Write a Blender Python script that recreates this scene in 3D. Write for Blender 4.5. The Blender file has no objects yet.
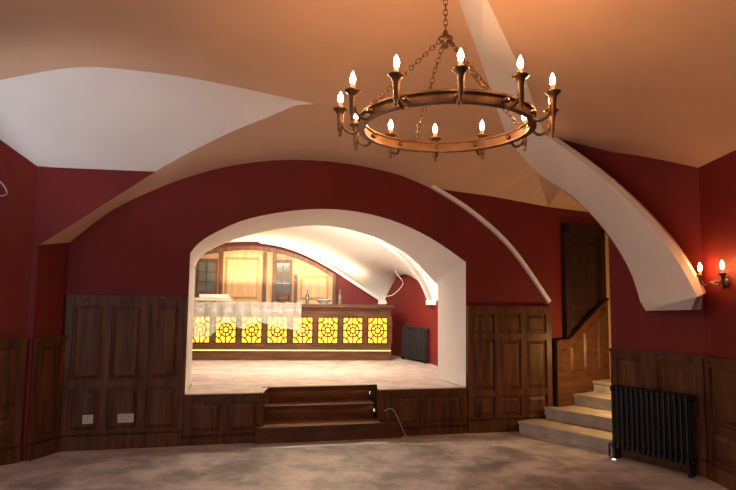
import bpy, math, random
from mathutils import Vector, Matrix
from mathutils.geometry import tessellate_polygon
random.seed(3)
sc=bpy.context.scene
try:
    sc.view_settings.view_transform='Standard'; sc.view_settings.look='None'
except Exception: pass

# ---------------------------------------------------------------- materials
def mat(name,col,rough=.6,metal=0,var=.0,scale=4,emit=None,es=0,bump=0,stretch=None,alpha=1,col2=None,spec=.5,detail=6,ramp=(.3,.7)):
    m=bpy.data.materials.new(name); m.use_nodes=True
    nt=m.node_tree; b=nt.nodes['Principled BSDF']
    b.inputs['Roughness'].default_value=rough; b.inputs['Metallic'].default_value=metal
    b.inputs['Specular IOR Level'].default_value=spec
    b.inputs['Base Color'].default_value=(*col,1)
    if emit:
        b.inputs['Emission Color'].default_value=(*emit,1); b.inputs['Emission Strength'].default_value=es
    if alpha<1: b.inputs['Alpha'].default_value=alpha
    if var>0 or bump>0:
        tc=nt.nodes.new('ShaderNodeTexCoord'); mp=nt.nodes.new('ShaderNodeMapping')
        if stretch: mp.inputs['Scale'].default_value=stretch
        n=nt.nodes.new('ShaderNodeTexNoise'); n.inputs['Scale'].default_value=scale; n.inputs['Detail'].default_value=detail
        if detail>8: n.inputs['Roughness'].default_value=.68
        nt.links.new(tc.outputs['Object'],mp.inputs[0]); nt.links.new(mp.outputs[0],n.inputs['Vector'])
        if var>0:
            r=nt.nodes.new('ShaderNodeValToRGB')
            r.color_ramp.elements[0].position=ramp[0]; r.color_ramp.elements[1].position=ramp[1]
            c2=col2 or tuple(min(1,c*(1+var)) for c in col)
            r.color_ramp.elements[0].color=(*[c*(1-var) for c in col],1); r.color_ramp.elements[1].color=(*c2,1)
            nt.links.new(n.outputs['Fac'],r.inputs[0]); nt.links.new(r.outputs[0],b.inputs['Base Color'])
        if bump>0:
            bp=nt.nodes.new('ShaderNodeBump'); bp.inputs['Strength'].default_value=bump; bp.inputs['Distance'].default_value=.02
            nt.links.new(n.outputs['Fac'],bp.inputs['Height']); nt.links.new(bp.outputs[0],b.inputs['Normal'])
    return m
RED=mat('red_paint',(.155,.013,.012),.6,var=.12,scale=1.5,spec=.3)
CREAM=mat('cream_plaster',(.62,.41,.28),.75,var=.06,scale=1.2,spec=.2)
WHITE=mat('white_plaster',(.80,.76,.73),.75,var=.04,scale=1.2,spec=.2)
WOOD=mat('dark_oak_panelling',(.098,.036,.014),.4,var=.55,scale=3,stretch=(6,6,.7),bump=.05,spec=.3)
WOODM=mat('dark_oak_stage',(.09,.033,.014),.4,var=.4,scale=3,stretch=(1,1,6),spec=.3)
BACKW=mat('light_oak',(.5,.29,.13),.45,var=.2,scale=3,stretch=(5,5,.7))
FLOOR=mat('concrete_floor',(.5,.44,.415),.45,var=.3,scale=2.6,bump=.1,detail=12,ramp=(.4,.6))
SCREED=mat('polished_screed',(.44,.39,.37),.3,var=.45,scale=2.2,bump=.15,detail=14,ramp=(.42,.60))
STAGEF=mat('stage_floor_boarding',(.46,.37,.33),.55,var=.22,scale=3.5,detail=12,ramp=(.4,.6))
STONE=mat('pale_stone',(.45,.40,.34),.7,var=.25,scale=5,bump=.2)
IRON=mat('bronze_iron',(.15,.08,.04),.42,metal=.8,var=.3,scale=14)
IROND=mat('black_iron',(.02,.017,.016),.45,metal=.6,var=.2,scale=12)
SLEEVE=mat('candle_sleeve',(.25,.12,.05),.5,metal=.3)
BULB=mat('lit_bulb',(1,.8,.5),.3,emit=(1,.50,.22),es=400)
SBULB=mat('lit_sconce_bulb',(1,.8,.5),.3,emit=(1,.4,.12),es=200)
YEL=mat('amber_glass_lit',(.9,.5,.05),.4,emit=(1,.5,.03),es=1.5)
LED=mat('led_strip',(1,.8,.3),.4,emit=(1,.55,.12),es=1.6)
LEDS=mat('step_led_strip',(.6,.4,.15),.4,emit=(1,.5,.1),es=7)
SPOT=mat('spot_lens',(1,1,1),.4,emit=(1,.9,.75),es=5)
RAD=mat('radiator_enamel',(.018,.018,.02),.35)
PLASTIC=mat('plastic_sheet',(.75,.70,.6),.3,alpha=.33,var=.1,scale=6)
CARD=mat('cardboard',(.5,.4,.28),.7,var=.1)
CHINA=mat('white_china',(.6,.57,.53),.3)
SOCK=mat('brushed_steel_socket',(.55,.48,.4),.35,metal=.5)
SLOT=mat('socket_slot',(.03,.03,.03),.6)
GLASS=mat('cabinet_glass',(.09,.1,.09),.08,spec=.8)
CABLE=mat('cable',(.5,.48,.45),.6)
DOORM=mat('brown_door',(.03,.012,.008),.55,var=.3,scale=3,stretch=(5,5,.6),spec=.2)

# ---------------------------------------------------------------- mesh builder
class MB:
    def __init__(s): s.v=[];s.f=[];s.m=[];s.sm=[];s.mats=[]
    def mi(s,m):
        if m not in s.mats: s.mats.append(m)
        return s.mats.index(m)
    def add(s,vs,fs,m,smooth=False):
        o=len(s.v); s.v+= [tuple(v) for v in vs]; k=s.mi(m)
        for f in fs: s.f.append([i+o for i in f]); s.m.append(k); s.sm.append(smooth)
    def hexa(s,P,m):
        s.add(P,[(0,3,2,1),(4,5,6,7),(0,1,5,4),(1,2,6,5),(2,3,7,6),(3,0,4,7)],m)
    def box(s,c,d,m):
        x,y,z=c;a,b,h=[q/2 for q in d]
        s.hexa([(x-a,y-b,z-h),(x+a,y-b,z-h),(x+a,y+b,z-h),(x-a,y+b,z-h),(x-a,y-b,z+h),(x+a,y-b,z+h),(x+a,y+b,z+h),(x-a,y+b,z+h)],m)
    def poly(s,pts,m):
        pts=[Vector(p) for p in pts]
        s.add(pts,[tuple(t) for t in tessellate_polygon([pts])],m)
    def loft(s,rows,m,smooth=True):
        n=len(rows[0]); vs=[p for r in rows for p in r]; fs=[]
        for j in range(len(rows)-1):
            for i in range(n-1): fs.append((j*n+i,j*n+i+1,(j+1)*n+i+1,(j+1)*n+i))
        s.add(vs,fs,m,smooth)
    def prism(s,pts,z0,z1,m,mtop=None):
        n=len(pts); lo=[Vector((p[0],p[1],z0)) for p in pts]; hi=[Vector((p[0],p[1],z1)) for p in pts]
        s.add(lo+hi,[(i,(i+1)%n,(i+1)%n+n,i+n) for i in range(n)],m)
        s.poly(hi,mtop or m); s.poly(lo,m)
    def lathe(s,c,prof,m,axis='Z',seg=14,smooth=True):
        vs=[]
        for r,h in prof:
            for k in range(seg):
                a=2*math.pi*k/seg; x,y=r*math.cos(a),r*math.sin(a)
                p={'Z':(x,y,h),'X':(h,x,y),'Y':(x,h,y)}[axis]
                vs.append((c[0]+p[0],c[1]+p[1],c[2]+p[2]))
        fs=[]
        for j in range(len(prof)-1):
            for k in range(seg): fs.append((j*seg+k,j*seg+(k+1)%seg,(j+1)*seg+(k+1)%seg,(j+1)*seg+k))
        fs.append(tuple(range(seg))); fs.append(tuple((len(prof)-1)*seg+k for k in range(seg)))
        s.add(vs,fs,m,smooth)
    def tube(s,path,r,m,seg=8,closed=False):
        P=[Vector(p) for p in path]; n=len(P); vs=[]
        for i,p in enumerate(P):
            a=P[(i-1)%n] if (closed or i>0) else p; b=P[(i+1)%n] if (closed or i<n-1) else p
            t=(b-a).normalized(); u=t.cross(Vector((0,0,1)))
            if u.length<.05: u=t.cross(Vector((0,1,0)))
            u.normalize(); w=t.cross(u)
            for k in range(seg):
                q=2*math.pi*k/seg; vs.append(p+u*r*math.cos(q)+w*r*math.sin(q))
        fs=[]
        for i in range(n if closed else n-1):
            j=(i+1)%n
            for k in range(seg): fs.append((i*seg+k,i*seg+(k+1)%seg,j*seg+(k+1)%seg,j*seg+k))
        if not closed: fs+= [tuple(range(seg)),tuple((n-1)*seg+k for k in range(seg))]
        s.add(vs,fs,m,True)
    def obj(s,name):
        me=bpy.data.meshes.new(name); me.from_pydata(s.v,[],s.f)
        for m in s.mats: me.materials.append(m)
        for p,k,q in zip(me.polygons,s.m,s.sm): p.material_index=k; p.use_smooth=q
        me.update(); o=bpy.data.objects.new(name,me); sc.collection.objects.link(o); return o
class FR:
    def __init__(s,p0,p1,toward=(0,0)):
        s.p=Vector((*p0,0)); e=Vector((*p1,0)); s.L=(e-s.p).length; s.u=(e-s.p).normalized()
        s.n=Vector((s.u.y,-s.u.x,0))
        if s.n.dot(Vector((*toward,0))-s.p)<0: s.n=-s.n
    def P(s,u,d,z): return s.p+s.u*u+s.n*d+Vector((0,0,z))
    def box(s,mb,u0,u1,d0,d1,z0,z1,m):
        mb.hexa([s.P(u0,d0,z0),s.P(u1,d0,z0),s.P(u1,d1,z0),s.P(u0,d1,z0),s.P(u0,d0,z1),s.P(u1,d0,z1),s.P(u1,d1,z1),s.P(u0,d1,z1)],m)
    def frust(s,mb,u0,u1,z0,z1,d0,d1,b,m):
        mb.hexa([s.P(u0,d0,z0),s.P(u1,d0,z0),s.P(u1,d0,z1),s.P(u0,d0,z1),s.P(u0+b,d1,z0+b),s.P(u1-b,d1,z0+b),s.P(u1-b,d1,z1-b),s.P(u0+b,d1,z1-b)],m)
def panelling(name,p0,p1,z0,z1,cols,rows,m=WOOD,skirt=.14,cap=True,st=.07,toward=(0,0)):
    f=FR(p0,p1,toward); mb=MB()
    f.box(mb,0,f.L,0,.02,z0,z1,m)
    if skirt: f.box(mb,0,f.L,.02,.05,z0,z0+skirt,m); f.box(mb,0,f.L,.02,.04,z0+skirt,z0+skirt+.025,m)
    if cap: f.box(mb,0,f.L,.02,.065,z1-.03,z1,m); f.box(mb,0,f.L,.02,.045,z1-.06,z1-.03,m)
    lo=z0+skirt; hi=z1-(.06 if cap else 0); H=hi-lo
    cw=(f.L-st)/cols
    for c in range(cols+1): f.box(mb,c*cw,c*cw+st,.02,.04,lo,hi,m)
    zz=lo; tot=sum(rows)
    for i,r in enumerate(rows):
        h=H*r/tot
        for c in range(cols):
            u0=c*cw+st;u1=(c+1)*cw
            f.box(mb,u0,u1,.02,.04,zz,zz+.045,m); f.box(mb,u0,u1,.02,.04,zz+h-.035,zz+h,m)
            g=.02
            f.frust(mb,u0+g,u1-g,zz+.045+g,zz+h-.035-g,.02,.038,.035,m)
        zz+=h
    return mb.obj(name)
def cr(pts,k=4):
    P=[Vector(p) for p in pts]; out=[]
    for i in range(len(P)-1):
        a=P[max(i-1,0)];b=P[i];c=P[i+1];d=P[min(i+2,len(P)-1)]
        for j in range(k):
            t=j/k; out.append(.5*((2*b)+(c-a)*t+(2*a-5*b+4*c-d)*t*t+(3*b-a-3*c+d)*t**3))
    out.append(P[-1]); return out
def W(x,off=0,z=None):
    y=7.15+.245*x+off
    return (x,y) if z is None else (x,y,z)

ST=.54
# ---------------------------------------------------------------- shell
mb=MB(); mb.poly([(-6,-2,0),(5,-2,0),(5,13.5,0),(-6,13.5,0)],FLOOR); mb.obj('floor')
mb=MB(); mb.prism([(-2.6,5.85),(-2.2,6.25),(.2,6.8),(1.5,6.75),(2.2,5.7),(2.75,4.3),(2.9,-1.9),(-3.6,-1.9),(-3.5,4.6)],0.001,.006,SCREED); mb.obj('floor_screed')

arch=[(-3.18,6.37,2.16),(-2.81,6.46,2.51),(-2.42,6.56,2.75),(-2.01,6.66,2.95),(-1.54,6.77,3.11),(-.98,6.91,3.21),(-.35,7.07,3.22),(.32,7.23,3.13),(.76,7.34,2.98)]
opn=[(-1.98,2.08),(-1.9,2.19),(-1.73,2.32),(-1.36,2.50),(-.80,2.625),(-.28,2.65),(.26,2.56),(.76,2.36),(1.22,2.07)]
opc=cr([(x,0,z) for x,z in opn],4)
mb=MB()
outer=[W(-3.18,0,0)]+[W(p.x,0,p.z) for p in cr(arch,4)]+[W(1.54,0,2.92),W(2.34,0,2.82),W(2.34,0,0),W(1.21,0,0)]
hole=[W(p.x,0,p.z) for p in reversed(opc)]
mb.poly(outer+hole+[W(-1.98,0,0)],RED)
mb.obj('wall_back')
mb=MB()
bk=[(-2.14,1.98),(-2.08,2.1),(-1.92,2.22),(-1.56,2.38),(-1.0,2.52),(-.48,2.55),(.05,2.44),(.54,2.2),(.96,1.80)]
bc=cr([(x,0,z) for x,z in bk],4)
fr=[Vector(W(-1.98,0,ST))]+[Vector(W(p.x,0,p.z)) for p in opc]+[Vector(W(1.22,0,ST))]
bb=[Vector(W(-2.14,.82,ST))]+[Vector(W(p.x,.82,p.z)) for p in bc]+[Vector(W(.96,.82,ST))]
mb.loft([fr,bb],WHITE,True)
mb.obj('trim_1')
mb=MB()
mb.poly([W(-5,.82,ST),W(-5,.82,3.3),W(2.6,.82,3.3),W(2.6,.82,ST),W(.96,.82,ST)]+[W(p.x,.82,p.z) for p in reversed(bc)]+[W(-2.14,.82,ST)],WHITE)
mb.obj('wall_bar_front')
mb=MB()
rp=cr([(.76,0,2.98),(1.28,0,2.68),(1.80,0,2.24),(2.30,0,1.57)],5)
ro=[Vector(W(p.x+.03,0,p.z+.035)) for p in rp]; ri=[Vector(W(p.x,0,p.z)) for p in rp]
off=Vector((.012,-.05,0))
mb.loft([ri,[p+off for p in ri],[p+off for p in ro],ro],WHITE,False); mb.obj('trim_2')
oc=[(-3.28,5.95,2.09),(-3.01,6.01,2.29),(-2.75,6.08,2.50),(-2.48,6.14,2.71),(-2.24,6.20,2.90)]
occ=cr(oc,3)
mb=MB()
mb.poly([(-3.28,5.95,0),(-3.28,5.95,2.09),(-3.18,6.37,2.16),(-3.18,6.37,0)],RED)
mb.poly([(-3.33,5.94,2.88)]+[tuple(p) for p in reversed(occ)]+[(-3.28,5.95,0),(-3.33,5.94,0)],RED)
mb.obj('wall_left_return')
mb=MB()
mb.poly([(-3.33,5.94,0),(-3.33,5.94,2.88),(-3.6,5.67,3.11),(-3.9,5.37,3.3),(-4.6,4.67,3.4),(-4.6,4.67,0)],RED)
mb.obj('wall_left')
mb=MB()
mb.poly([(-4.6,4.67,0),(-4.6,4.67,3.6),(-4.6,3.6,3.6),(-4.6,3.6,0)],RED)
mb.poly([(-4.6,3.6,0),(-4.6,3.6,.9),(-4.6,-2,.9),(-4.6,-2,0)],RED)
mb.poly([(-4.6,3.6,2.7),(-4.6,3.6,3.6),(-4.6,-2,3.6),(-4.6,-2,2.7)],RED)
mb.obj('wall_side')
# ---------------- vaulted ceiling
G1=[(-2.24,6.2,2.90),(-1.81,5.95,3.05),(-1.33,5.66,3.18),(-.93,5.46,3.27),(-.5,5.35,3.36)]
row0=arch
row1=[oc[0],oc[2],G1[0],G1[1],G1[2],G1[3],G1[4],(.5,6.1,3.42),(1.6,6.8,3.46)]
def lerp(a,b,t): return [p.lerp(q,t) for p,q in zip(a,b)]
def bulged(a,b,n,h):
    rows=[]
    for j in range(n+1):
        t=j/n; r=lerp(a,b,t); rows.append([p+Vector((0,0,h*4*t*(1-t))) for p in r])
    return rows
mb=MB()
a=cr(row0,4);b=cr(row1,4)
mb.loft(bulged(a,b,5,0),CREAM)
E1=[(-4.4,4.9,3.2),(-3.6,4.9,3.28),(-3.05,4.8,3.35),(-2.34,4.68,3.42),(-1.8,4.78,3.42),(-1.42,4.88,3.40),(-.97,5.1,3.38),(-.5,5.35,3.36)]
Aw=[(-4.6,4.67,3.4),(-3.9,5.37,3.3),(-3.6,5.67,3.11),(-3.33,5.94,2.88),(-2.24,6.2,2.90)]
def resamp(pts,n):
    P=[Vector(p) for p in pts]; L=[0]
    for i in range(1,len(P)): L.append(L[-1]+(P[i]-P[i-1]).length)
    out=[]
    for k in range(n):
        s=L[-1]*k/(n-1); i=0
        while i<len(P)-2 and L[i+1]<s: i+=1
        out.append(P[i].lerp(P[i+1],(s-L[i])/(L[i+1]-L[i])))
    return out
e1c=resamp(cr(E1,4),29)
awl=resamp(Aw,17)+resamp(cr(row1,4)[8:25],13)[1:]
mb.loft(bulged(e1c,awl,5,.015),WHITE)
c0r=[Vector(p) for p in cr(row1,4)[24:]][1:]
c0=list(e1c)+c0r
n=len(c0)
fx=resamp(cr([(-4.6,3.4,3.4),(-3.4,3.4,3.52),(-2.4,3.4,3.58),(-1.2,3.4,3.62),(-.3,3.4,3.66),(.40,3.4,3.70)],4),n)
bx=[Vector((p.x,-2,p.z)) for p in fx]
mid=[p.lerp(q,.5)+Vector((0,0,.03)) for p,q in zip(c0,fx)]
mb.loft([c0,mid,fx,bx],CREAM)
# light facet carrying the rib on over the room
k0=[Vector((1.6,6.8,3.46)),Vector((1.98,6.62,3.46))]
k1=[Vector((.40,3.4,3.70)),Vector((.66,3.4,3.42))]
km=[k0[0].lerp(k1[0],.5)+Vector((0,0,.03)),k0[1].lerp(k1[1],.5)+Vector((.03,0,.02))]
mb.loft([k0,km,k1,[Vector((p.x,-2,p.z)) for p in k1]],WHITE,False)
r0=[Vector(p) for p in cr([(1.98,6.62,3.46),(2.66,6.4,3.21),(3.15,5.637,2.87)],4)]
r1=[Vector(p) for p in cr([(.66,3.4,3.42),(2.0,3.4,3.3),(3.2,3.4,2.93)],4)]
rm=lerp(r0,r1,.5); rm[0]=km[1]
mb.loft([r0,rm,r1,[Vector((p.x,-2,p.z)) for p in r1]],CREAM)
rin=[(2.80,6.18,1.59),(2.74,6.27,1.92),(2.62,6.46,2.29),(2.45,6.72,2.65),(2.27,7.01,2.93),(2.05,7.2,3.16),(1.6,6.8,3.46)]
rout=[(2.87,5.24,1.63),(2.81,5.34,1.87),(2.72,5.47,2.13),(2.59,5.67,2.43),(2.42,5.93,2.76),(2.23,6.23,3.08),(1.98,6.62,3.46)]
a=cr(rin,4); b=cr(rout,4)
P1=Vector(W(1.54,0,2.92)); P2=Vector(W(2.34,0,2.82)); P0=Vector(W(.76,0,2.98))
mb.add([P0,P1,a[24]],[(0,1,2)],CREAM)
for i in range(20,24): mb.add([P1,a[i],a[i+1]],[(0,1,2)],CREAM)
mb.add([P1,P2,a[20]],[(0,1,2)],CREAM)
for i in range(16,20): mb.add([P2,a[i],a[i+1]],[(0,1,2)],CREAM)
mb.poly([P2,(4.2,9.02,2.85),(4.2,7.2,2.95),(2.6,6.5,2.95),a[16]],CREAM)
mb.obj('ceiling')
mb=MB()
up=[p+Vector((.07,.02,.03)) for p in b]; upb=[p+Vector((.25,.3,.05)) for p in b]
mb.loft([a,b],WHITE); mb.loft([b,up,upb],WHITE,False)
mb.poly([rin[0],rout[0],tuple(up[0]),(3.1,5.7,1.66),(3.05,5.8,1.6)],WHITE)
mb.hexa([(2.83,6.13,1.5),(2.95,5.5,1.52),(3.13,5.66,1.52),(2.85,6.14,1.5),(2.79,6.17,1.6),(2.86,5.23,1.635),(3.12,5.6,1.66),(2.84,6.16,1.6)],WHITE)
mb.obj('vault_rib')  # vault rib with its foot on the pier
mb=MB()
def R1(x,z): return (x,(5.69-.84*x)/.54,z)
mb.poly([R1(2.61,0),R1(3.15,0),R1(3.15,2.9),R1(2.9,3.2),R1(2.66,3.6),R1(2.0,3.6),R1(2.1,3.2)]+[R1(p[0],p[2]) for p in [(2.27,7,2.93),(2.45,6.72,2.65),(2.61,6.46,2.3)]],RED)
mb.poly([(2.61,6.48,0),(2.61,6.48,2.6),(3.1,6.9,2.6),(3.1,6.9,0)],RED)
mb.obj('wall_pier')
mb=MB(); mb.poly([(3.15,5.637,0),(3.2,-2,0),(3.2,-2,3.0),(3.15,5.637,3.0)],RED); mb.obj('wall_right')
S=FR((2.34,7.723),(3.6,8.6))
mb=MB()
mb.poly([S.P(0,0,0),S.P(1.12,0,0),S.P(1.12,0,3.0),S.P(0,0,2.95)],RED)
mb.poly([S.P(1.12,.0,0),S.P(2.4,0,0),S.P(2.4,0,3),S.P(1.12,0,3)],CREAM)
mb.poly([S.P(2.4,0,0),S.P(2.4,0,3),(4.2,7.2,3),(4.2,7.2,0)],CREAM)
mb.obj('wall_stair_passage')
mb=MB()
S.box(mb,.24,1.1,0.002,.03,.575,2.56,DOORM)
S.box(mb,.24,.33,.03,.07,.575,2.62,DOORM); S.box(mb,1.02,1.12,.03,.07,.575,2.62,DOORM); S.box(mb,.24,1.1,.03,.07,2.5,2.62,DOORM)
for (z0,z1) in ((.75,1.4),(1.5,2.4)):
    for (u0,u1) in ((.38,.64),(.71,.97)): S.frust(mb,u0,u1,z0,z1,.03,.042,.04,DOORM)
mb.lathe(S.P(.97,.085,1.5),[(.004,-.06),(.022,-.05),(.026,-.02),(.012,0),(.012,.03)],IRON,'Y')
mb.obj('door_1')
mb=MB()
def sl(u): return 1.08 if u<.22 else 1.08+(u-.22)*.62
us=[0,.22,.5,.8,1.1]
for i in range(4):
    u0,u1=us[i],us[i+1]
    mb.hexa([S.P(u0,.071,0),S.P(u1,.071,0),S.P(u1,.10,0),S.P(u0,.10,0),S.P(u0,.071,sl(u0)),S.P(u1,.071,sl(u1)),S.P(u1,.10,sl(u1)),S.P(u0,.10,sl(u0))],WOODM)
    mb.hexa([S.P(u0,.06,sl(u0)),S.P(u1,.06,sl(u1)),S.P(u1,.12,sl(u1)),S.P(u0,.12,sl(u0)),S.P(u0,.06,sl(u0)+.03),S.P(u1,.06,sl(u1)+.03),S.P(u1,.12,sl(u1)+.03),S.P(u0,.12,sl(u0)+.03)],WOODM)
    g=.04; a0,a1=u0+g,u1-g
    if a1-a0>.12:
        mb.hexa([S.P(a0,.10,.7),S.P(a1,.10,.7),S.P(a1,.10,sl(a1)-.08),S.P(a0,.10,sl(a0)-.08),S.P(a0+.03,.118,.73),S.P(a1-.03,.118,.73),S.P(a1-.03,.118,sl(a1)-.11),S.P(a0+.03,.118,sl(a0)-.11)],WOODM)
mb.obj('trim_3')
panelling('trim_4',W(-3.17,-.002),W(-1.99,-.002),0,1.6,3,[.45,.75])
panelling('trim_5',(-3.283,5.97),(-3.183,6.35),0,1.18,1,[1])
panelling('trim_6',(-4.58,4.69),(-3.335,5.935),0,1.18,4,[.4,.8])
panelling('trim_7',W(1.225,-.002),W(2.33,-.002),0,1.53,3,[.28,.6,.28])
panelling('trim_8',(2.615,6.465),(3.14,5.645),0,1.1,2,[.4,.7])
panelling('trim_9',(3.145,5.6),(3.19,-1.9),0,1.1,14,[.4,.7])

# ---------------- stage
mb=MB()
pts=[W(-1.985,.01),W(-1.16,.01),W(-1.16,.44),W(.13,.44),W(.13,.01),W(1.205,.01),W(.955,.83),W(3.0,.9),(3.0,13.2),(-5.5,13.2),W(-5.5,.9),W(-2.13,.83)]
mb.prism(pts,0,ST,WOODM,STAGEF); mb.obj('stage')
panelling('trim_10',W(-1.985,.005),W(-1.15,.005),0,ST,2,[1],skirt=.08)
panelling('trim_11',W(.14,.005),W(1.21,.005),0,ST,2,[1],skirt=.08)
mb=MB()
Sf=FR(W(-1.16),W(.13))
L=Sf.L
# three treads with nosing lips; the LED tape sits behind each lip
Sf.box(mb,-.08,L+.27,-.13,.11,0,.15,WOODM); Sf.box(mb,-.08,L+.27,-.13,.14,.15,.18,WOODM)
Sf.box(mb,0.005,L-.005,-.41,-.135,.0,.18,WOODM)
Sf.box(mb,0.005,L-.005,-.41,-.19,.18,.33,WOODM); Sf.box(mb,0.005,L-.005,-.41,-.13,.33,.36,WOODM); Sf.box(mb,0.005,L-.005,-.138,-.13,.305,.33,WOODM)
Sf.box(mb,.05,L-.05,-.187,-.172,.318,.329,LEDS)
Sf.box(mb,0.005,L-.005,-.42,-.35,ST-.03,ST+.004,WOODM); Sf.box(mb,0.005,L-.005,-.358,-.35,ST-.055,ST-.03,WOODM)
Sf.box(mb,.05,L-.05,-.405,-.39,ST-.042,ST-.031,LEDS)
mb.obj('stage_steps')
for (d,z) in ((-.3,.46),(-.08,.29)):
    mb=MB(); c=Sf.P(L-.008,d,z); mb.lathe(c,[(.022,-.012),(.022,0.004),(.016,.006)],SOCK,'X'); mb.lathe(c,[(.015,-.014),(.014,-.010)],SPOT,'X'); mb.obj('step_spotlight')
# ---------------- stone stairs
mb=MB()
d=Vector((.785,.62)); p=Vector((1.86,7.47)); q=Vector((2.6,6.5))
RS=.14;TR=.42
for k in range(4):
    a=p+d*TR*k; b=q+d*TR*k; e=2.6-TR*k
    aa=a+d*e; b2=b+d*e
    mb.prism([(a.x,a.y),(b.x,b.y),(b2.x,b2.y),(aa.x,aa.y)],RS*k,RS*(k+1)-.03,STONE)
    a=a-d*.02;b=b-d*.02
    mb.prism([(a.x,a.y),(b.x,b.y),(b2.x,b2.y),(aa.x,aa.y)],RS*(k+1)-.03,RS*(k+1),STONE)
mb.obj('stone_stairs')

# ---------------- bar room shell
def K(x,z,o=0): return Vector((x,12.4+.1*x+o,z))
ca=[K(-5.4,1.7),K(-4.5,2.25),K(-3.5,2.62),K(-2.9,2.73),K(-2.1,2.75),K(-1.4,2.6),K(-.67,2.25),K(-.1,1.88),K(.35,1.6)]
cb=[Vector(v) for v in [(-5.2,8.0,1.9),(-4.2,8.4,2.4),(-3.0,8.7,2.7),(-2.0,8.8,2.82),(-1.0,8.8,2.86),(-.2,9.0,2.72),(.45,9.5,2.37),(.9,10.0,1.97),(1.1,10.2,1.6)]]
a=cr(ca,4);b=cr(cb,4);N=10;rows=[];n=len(a)
for j in range(N+1):
    s=j/N; r=[]
    for i in range(n):
        t=i/(n-1); w=max(0,(t-.72)/.28)**1.5
        r.append(a[i].lerp(b[i],s)+Vector((0,0,4*s*(1-s)*.52*w)))
    rows.append(r)
mb=MB(); mb.loft(rows,WHITE)
cc=[Vector(v) for v in [(-5.2,6.9,2.1),(-4.4,6.9,2.6),(-3.2,7.2,2.9),(-2.0,7.5,3.05),(-1,7.7,3.1),(0,7.95,3.0),(.8,8.15,2.75),(1.3,8.3,2.3),(1.5,8.4,1.6)]]
mb.loft([b,cr(cc,4)],WHITE)
mb.obj('ceiling_bar')
mb=MB()
for src in (b,a):
    P=src[16:]
    o1=[p+Vector((-.02,-.02,-.04)) for p in P]; o2=[p+Vector((-.1,-.16,-.01)) for p in P]; o3=[p+Vector((-.1,-.16,.06)) for p in P]
    mb.loft([P,o1,o2,o3],WHITE)
mb.box((1.07,10.12,1.57),(.16,.2,.08),WHITE); mb.box((.3,12.3,1.57),(.16,.2,.08),WHITE)
mb.obj('bar_vault_ribs')  # bar room vault ribs and their springers
mb=MB()
ends=[r[-1] for r in rows]
mb.poly([(ends[0].x,ends[0].y,ST)]+[tuple(p) for p in ends]+[(ends[-1].x,ends[-1].y,ST)],RED)
mb.poly([(1.1,10.2,ST),(1.1,10.2,1.6),(1.5,8.4,1.6),(1.5,8.4,ST)],RED)
mb.obj('wall_bar_right')
mb=MB()
mb.poly([K(-5.4,ST)]+[tuple(p) for p in a]+[K(.35,ST)],RED); mb.obj('wall_bar_back')
bfr=FR(K(-3.55,0)[:2],K(-.62,0)[:2])
mb=MB()
xs=[-3.55,-3.3,-2.9,-2.5,-2.1,-1.75,-1.4,-1.0,-.66]; zs=[2.5,2.56,2.63,2.67,2.66,2.6,2.5,2.32,2.12]
cpt=cr([(x,0,z) for x,z in zip(xs,zs)],2)
mb.poly([tuple(K(-3.55,ST+.6,-.05))]+[tuple(K(p.x,p.z,-.05)) for p in cpt]+[tuple(K(-.66,ST+.6,-.05))],BACKW)
t0=[K(p.x,p.z,-.05) for p in cpt];t1=[K(p.x,p.z,-.14) for p in cpt];t2=[K(p.x*.985-.02,p.z-.08,-.14) for p in cpt];t3=[K(p.x*.985-.02,p.z-.08,-.05) for p in cpt]
mb.loft([t0,t1,t2,t3],WOOD,False)
def ku(x): return (x+3.55)/(2.93)*bfr.L
for x in (-3.52,-2.98,-2.12,-1.93,-1.5,-.72):
    zt=2.55 if -3.4<x<-1.6 else 2.1
    if x==-3.52: zt=2.45
    bfr.box(mb,ku(x),ku(x)+.07,.05,.13,1.14,zt,WOOD)
for x0,x1 in ((-3.42,-3.02),(-1.9,-1.54)):
    bfr.box(mb,ku(x0),ku(x1),.06,.12,1.55,2.4,WOOD)
    bfr.box(mb,ku(x0)+.05,ku(x1)-.05,.12,.125,1.75,2.33,GLASS)
    bfr.box(mb,(ku(x0)+ku(x1))/2-.01,(ku(x0)+ku(x1))/2+.01,.12,.135,1.75,2.33,WOOD)
    for z in (1.94,2.13): bfr.box(mb,ku(x0)+.04,ku(x1)-.04,.12,.135,z-.01,z+.01,WOOD)
    bfr.frust(mb,ku(x0)+.05,ku(x1)-.05,1.58,1.7,.12,.135,.02,WOOD)
for x0,x1,zt in ((-2.88,-2.2,2.5),(-1.38,-.8,2.15)):
    bfr.frust(mb,ku(x0),ku(x1),1.6,zt-.06,.05,.08,.05,BACKW)
bfr.box(mb,0,bfr.L,.05,.3,ST,1.5,WOOD)
mb.obj('back_bar_cabinet')
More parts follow.
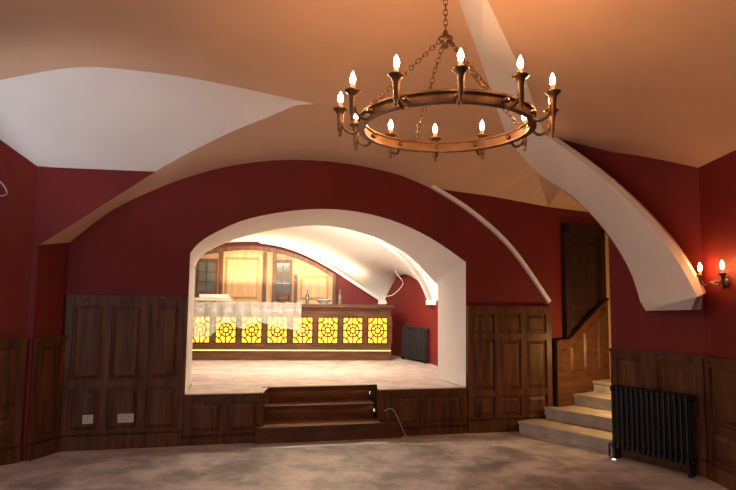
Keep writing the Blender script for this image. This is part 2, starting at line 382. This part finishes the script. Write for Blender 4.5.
# ---------------- bar counter
mb=MB()
B=FR((-5.0,10.35),(.42,10.892)); L=B.L
B.box(mb,0,L,-.55,0,ST,1.42,WOODM)
B.box(mb,-.02,L+.05,-.62,.10,1.46,1.52,WOODM); B.box(mb,0,L+.02,-.58,.06,1.42,1.46,WOODM)
B.box(mb,0,L,0,.10,ST,.66,WOODM); B.box(mb,0,L,0,.05,.66,.74,WOODM)
B.box(mb,0,L,.05,.06,.70,.715,LED)
B.box(mb,0,L,0,.03,.74,.82,WOODM); B.box(mb,0,L,0,.03,1.30,1.42,WOODM)
pw=.445; nP=12
for i in range(nP):
    u1=L-.05-i*pw; u0=u1-.37
    B.box(mb,u1,u1+pw-.37,0,.035,.82,1.30,WOODM)
    B.box(mb,u0,u1,0,.008,.82,1.30,YEL)
    cu,cz=(u0+u1)/2,1.06
    def arc(c_u,c_z,r,a0,a1,rr=.012):
        k=14; mb.tube([B.P(c_u+r*math.cos(a0+(a1-a0)*j/k),.02,c_z+r*math.sin(a0+(a1-a0)*j/k)) for j in range(k+1)],rr,IROND,5)
    arc(cu,cz,.115,0,2*math.pi); arc(cu,cz,.05,0,2*math.pi)
    for su in(-1,1):
        for sz in(-1,1):
            s0={( -1,-1):0,(1,-1):.5,(1,1):1,(-1,1):1.5}[(su,sz)]*math.pi
            arc(cu+su*.185,cz+sz*.24,.12,s0,s0+math.pi/2)
            mb.tube([B.P(cu+su*.035,.02,cz+sz*.035),B.P(cu+su*.125,.02,cz+sz*.16)],.010,IROND,5)
    for aa in range(4):
        q=aa*math.pi/2; h=.185 if aa%2==0 else .24
        mb.tube([B.P(cu+.05*math.cos(q),.02,cz+.05*math.sin(q)),B.P(cu+h*math.cos(q),.02,cz+h*math.sin(q))],.010,IROND,5)
    B.box(mb,u0,u0+.02,.008,.03,.82,1.30,IROND);B.box(mb,u1-.02,u1,.008,.03,.82,1.30,IROND)
    B.box(mb,u0,u1,.008,.03,.82,.84,IROND);B.box(mb,u0,u1,.008,.03,1.28,1.30,IROND)
mb.obj('bar_counter')
mb=MB(); rows=[]
nu=60
prof=[(-.5,1.54),(-.2,1.545),(.09,1.54),(.14,1.5),(.155,1.35),(.165,1.15),(.175,.92)]
for j,(dd,z) in enumerate(prof):
    r=[]
    for i in range(nu+1):
        u=L-3.7+2.1*i/nu
        wv=(.02*math.sin(i*.9)+.015*math.sin(i*2.3+1))*(j/6)
        drop=.22*max(0,math.sin(i*.11+.6)) if j==6 else (.10*max(0,math.sin(i*.11+.6)) if j==5 else 0)
        r.append(B.P(u,dd+wv+(.0 if j<3 else .03*abs(math.sin(i*.5))),z+(.22-drop*1.0 if j==6 else (.1-drop if j==5 else 0))-.0+(.05*math.sin(i*.35) if j==6 else .008*math.sin(i*1.1)+.004)))
    rows.append(r)
mb.loft(rows,PLASTIC); mb.obj('plastic_dust_sheet')
def cbox(name,u,d,w,dp,z0,h,m):
    mb=MB(); B.box(mb,u,u+w,d,d+dp,z0,z0+h,m)
    B.box(mb,u-.006,u+w/2-.002,d-.005,d+dp+.005,z0+h,z0+h+.006,m); B.box(mb,u+w/2+.002,u+w+.006,d-.005,d+dp+.005,z0+h,z0+h+.006,m)
    mb.obj(name)
cbox('cardboard_box',L-3.55,-.4,.7,.3,1.562,.05,CARD); cbox('cardboard_box',L-3.4,-.38,.5,.28,1.62,.05,CHINA)
mb=MB(); c=B.P(L-1.2,-.2,1.521)
mb.lathe(c,[(.06,0),(.07,.01),(.15,.07),(.17,.085),(.16,.085),(.07,.025),(.0,.02)],CHINA,seg=20); mb.obj('serving_bowl')
for k,(uu,rr) in enumerate(((L-1.5,.035),(L-.9,.035))):
    mb=MB(); c=B.P(uu,-.3,1.521); mb.lathe(c,[(rr,0),(rr,.14),(rr*.9,.17),(.013,.2),(.013,.27),(.0,.27)],GLASS); mb.obj('glass_bottle')
mb=MB()
mb.tube([tuple(p) for p in cr([(.55,10.6,2.35),(.5,10.55,2.1),(.62,10.5,1.9),(.45,10.6,1.7),(.3,10.6,1.66),(.35,10.6,1.54)],5)],.006,CABLE,6)
mb.obj('hanging_cable')
def radiator(name,p0,p1,z0,z1,nsec,toward=(0,0),back=.05,dep=.1):
    f=FR(p0,p1,toward); mb=MB(); sw=f.L/nsec
    for i in range(nsec):
        u=(i+.5)*sw
        for d in (back,back+dep/2,back+dep):
            c=f.P(u,d,0); mb.lathe((c.x,c.y,0),[(.008,z0+.02),(.0125,z0+.05),(.0125,z1-.05),(.008,z1-.02)],RAD,seg=8)
        for z in (z0+.035,z1-.035):
            f.frust(mb,u-sw*.42,u+sw*.42,z-.03,z+.03,back-.015,back+dep+.018,.008,RAD)
    mb.tube([f.P(0,back+dep/2,z0+.035),f.P(f.L,back+dep/2,z0+.035)],.018,RAD); mb.tube([f.P(0,back+dep/2,z1-.035),f.P(f.L,back+dep/2,z1-.035)],.018,RAD)
    for u in (sw*.5,f.L-sw*.5):
        f.box(mb,u-.012,u+.012,back,back+dep,0 if z0<.4 else ST,z0+.03,RAD)
    mb.tube([f.P(-.02,back+dep/2,z0+.035),f.P(-.06,back+dep/2,z0+.03),f.P(-.06,back+dep/2,0.005 if z0<.4 else ST+.005)],.009,IROND)
    mb.obj(name)
radiator('column_radiator',(2.66,6.395),(3.105,5.70),.1,.74,15,back=.08)
radiator('column_radiator',(.72,11.10),(1.07,10.27),.58,1.14,15,back=.04,dep=.06,toward=(-2,10))

f=FR(W(-3.17,-.002),W(-1.99,-.002))
for u,w in ((.22,.1),(.56,.16)):
    mb=MB(); f.box(mb,u,u+w,.041,.05,.27,.36,SOCK)
    for k in range(1 if w<.12 else 2):
        cu=u+w*(.5 if w<.12 else (.27+.46*k))
        f.box(mb,cu-.004,cu+.004,.05,.052,.325,.34,SLOT)
        for s in(-.015,.015): f.box(mb,cu+s-.005,cu+s+.005,.05,.052,.30,.306,SLOT)
    mb.obj('wall_socket')
mb=MB(); mb.tube(cr([(-3.72,5.49,2.62),(-3.6,5.52,2.72),(-3.5,5.62,2.66),(-3.47,5.68,2.55),(-3.58,5.55,2.5)],5),.006,CABLE,6); mb.obj('loose_wall_wire')
mb=MB(); mb.tube(cr([W(.2,-.07,.3),W(.3,-.12,.33),W(.38,-.15,.2),W(.44,-.17,.06),W(.47,-.2,.012),W(.38,-.3,.012)],5),.004,CABLE,6); mb.obj('trailing_cable')
for x,y in ((2.50,6.22),):
    mb=MB(); mb.lathe((x,y,.0),[(.03,.001),(.03,.006),(.022,.008)],SOCK); mb.lathe((x,y,0),[(.02,.0085),(.019,.0095)],SPOT); mb.obj('floor_spotlight')

# ---------------- chandelier
cx,cy,zr=.435,3.33,2.56; R=.48; Rb=.60
mb=MB()
def ringband(r0,r1,z0,z1,m,seg=72):
    P=[(r0,z0),(r1,z0),(r1,z1),(r0,z1)]; vs=[];fs=[]
    for k in range(seg):
        a=2*math.pi*k/seg
        for r,z in P: vs.append((cx+r*math.cos(a),cy+r*math.sin(a),z))
    for k in range(seg):
        for j in range(4): fs.append((k*4+j,k*4+(j+1)%4,((k+1)%seg)*4+(j+1)%4,((k+1)%seg)*4+j))
    mb.add(vs,fs,m,False)
ringband(R-.008,R+.008,zr-.026,zr+.026,IRON); ringband(R-.018,R+.018,zr+.022,zr+.033,IRON); ringband(R-.018,R+.018,zr-.033,zr-.022,IRON)
for k in range(12):
    a=2*math.pi*(k+.5)/12+.06+.19; ca_,sa=math.cos(a),math.sin(a)
    def Q(r,z): return (cx+r*ca_,cy+r*sa,z)
    mb.tube(cr([Q(R,zr-.01),Q(R+.04,zr-.05),Q(R+.09,zr-.03),Q(Rb,zr+.03)],5),.009,IRON,6)
    mb.tube([Q(R-.02,zr),Q(R+.03,zr)],.014,IRON,6)
    c=(cx+Rb*ca_,cy+Rb*sa,0)
    mb.lathe(c,[(.001,zr-.075),(.011,zr-.062),(.007,zr-.05),(.015,zr-.03),(.017,zr+.03),(.019,zr+.055),(.025,zr+.075),(.040,zr+.085),(.043,zr+.092),(.017,zr+.094)],IRON,seg=12)
    mb.lathe(c,[(.0135,zr+.09),(.0135,zr+.125),(.009,zr+.128)],SLEEVE,seg=12)
    mb.lathe(c,[(.007,zr+.127),(.013,zr+.139),(.015,zr+.152),(.012,zr+.168),(.006,zr+.182),(.001,zr+.192)],BULB,seg=12)
zh=3.06
mb.lathe((cx,cy,0),[(.003,zh-.05),(.02,zh-.035),(.012,zh-.02),(.04,zh),(.045,zh+.015),(.02,zh+.03),(.012,zh+.06),(.003,zh+.065)],IRON)
def chain(p,q,ln=.042,r=.012,w=.0032):
    p,q=Vector(p),Vector(q); n=int((q-p).length/(ln*.72)); t=(q-p).normalized()
    s=t.cross(Vector((0,0,1)))
    if s.length<.05: s=Vector((1,0,0))
    s.normalize(); o=t.cross(s)
    for i in range(n):
        c=p.lerp(q,(i+.5)/n); side=s if i%2 else o
        mb.tube([c+t*(ln/2)*math.cos(x*math.pi/5)+side*r*math.sin(x*math.pi/5) for x in range(10)],w,IRON,5,closed=True)
for k in range(4):
    a=math.pi/2*k+.3
    chain((cx+.03*math.cos(a),cy+.03*math.sin(a),zh),(cx+R*math.cos(a),cy+R*math.sin(a),zr+.03))
chain((cx,cy,zh+.06),(cx,cy,3.62))
mb.lathe((cx,cy,0),[(.012,3.58),(.05,3.61),(.06,3.66),(.06,3.72)],IRON)
mb.obj('ring_chandelier')

mb=MB(); sx=3.147; sy=5.27; sz=1.77
mb.lathe((sx-.012,sy,sz),[(.05,.012),(.055,0),(.03,-.01),(.02,-.03)],IRON,'X')
mb.tube([(sx-.03,sy,sz),(sx-.13,sy,sz-.01)],.01,IRON)
mb.tube(cr([(sx-.13,sy+.17,sz+.02),(sx-.13,sy+.09,sz-.035),(sx-.13,sy,sz-.01),(sx-.13,sy-.09,sz-.035),(sx-.13,sy-.17,sz+.02)],5),.009,IRON)
for dy in (-.17,.17):
    c=(sx-.13,sy+dy,0)
    mb.lathe(c,[(.002,sz-.08),(.012,sz-.06),(.008,sz-.03),(.014,sz),(.016,sz+.04),(.036,sz+.055),(.038,sz+.062),(.014,sz+.064)],IRON,seg=12)
    mb.lathe(c,[(.0125,sz+.06),(.0125,sz+.10)],SLEEVE,seg=12)
    mb.lathe(c,[(.008,sz+.10),(.016,sz+.115),(.018,sz+.13),(.013,sz+.15),(.001,sz+.175)],SBULB,seg=12)
mb.obj('candle_wall_sconce')

# ---------------- lights
def area(name,loc,target,sx_,sy_,p,col):
    l=bpy.data.lights.new(name,'AREA'); l.shape='RECTANGLE'; l.size=sx_; l.size_y=sy_; l.energy=p; l.color=col
    o=bpy.data.objects.new(name,l); sc.collection.objects.link(o); o.location=loc
    o.rotation_euler=(Vector(target)-Vector(loc)).to_track_quat('-Z','Y').to_euler(); return o
def point(name,loc,p,col,r=.05):
    l=bpy.data.lights.new(name,'POINT'); l.energy=p; l.color=col; l.shadow_soft_size=r
    o=bpy.data.objects.new(name,l); sc.collection.objects.link(o); o.location=loc
def spot(name,loc,target,p,col,ang,r=.1,blend=.6):
    l=bpy.data.lights.new(name,'SPOT'); l.energy=p; l.color=col; l.shadow_soft_size=r; l.spot_size=math.radians(ang); l.spot_blend=blend
    o=bpy.data.objects.new(name,l); sc.collection.objects.link(o); o.location=loc
    o.rotation_euler=(Vector(target)-Vector(loc)).to_track_quat('-Z','Y').to_euler()
area('window_daylight_side',(-4.5,1.2,1.8),(0,4.2,.7),4.5,1.7,50,(.88,.92,1))
area('window_daylight_rear',(-1,-1.9,1.8),(-.8,6,.9),4,1.6,16,(.95,.95,1))
spot('bay_vault_fill',(-3.6,4.2,1.2),(-2.5,5.5,3.3),90,(.95,.95,1),66,blend=.8)  # added fill spot without a fitting, brightens the white bay vault
area('bar_ceiling_wash',(-.9,8.15,2.75),(-1.3,11,2.55),2.2,.25,210,(1,.87,.68))
area('bar_worktop_light',(-1.6,11.7,1.95),(-1.6,11.9,3.0),2.6,.2,45,(1,.75,.45))
area('stage_downlight',(-.4,8.9,2.7),(-.4,9.6,0),1.6,.5,30,(1,.88,.78))
point('stair_light',(3.2,7.05,.95),40,(1,.58,.2))
w=bpy.data.worlds.new('world'); sc.world=w; w.use_nodes=True
w.node_tree.nodes['Background'].inputs[0].default_value=(.6,.6,.7,1); w.node_tree.nodes['Background'].inputs[1].default_value=.13

cam=bpy.data.cameras.new('camera'); cam.lens=600/736*36; cam.sensor_width=36
co=bpy.data.objects.new('camera',cam); sc.collection.objects.link(co)
co.matrix_world=Matrix.Translation((0,0,1.55))@(Matrix.Rotation(math.radians(95.52),4,'X')@Matrix.Rotation(math.radians(.6),4,'Z'))
sc.camera=co
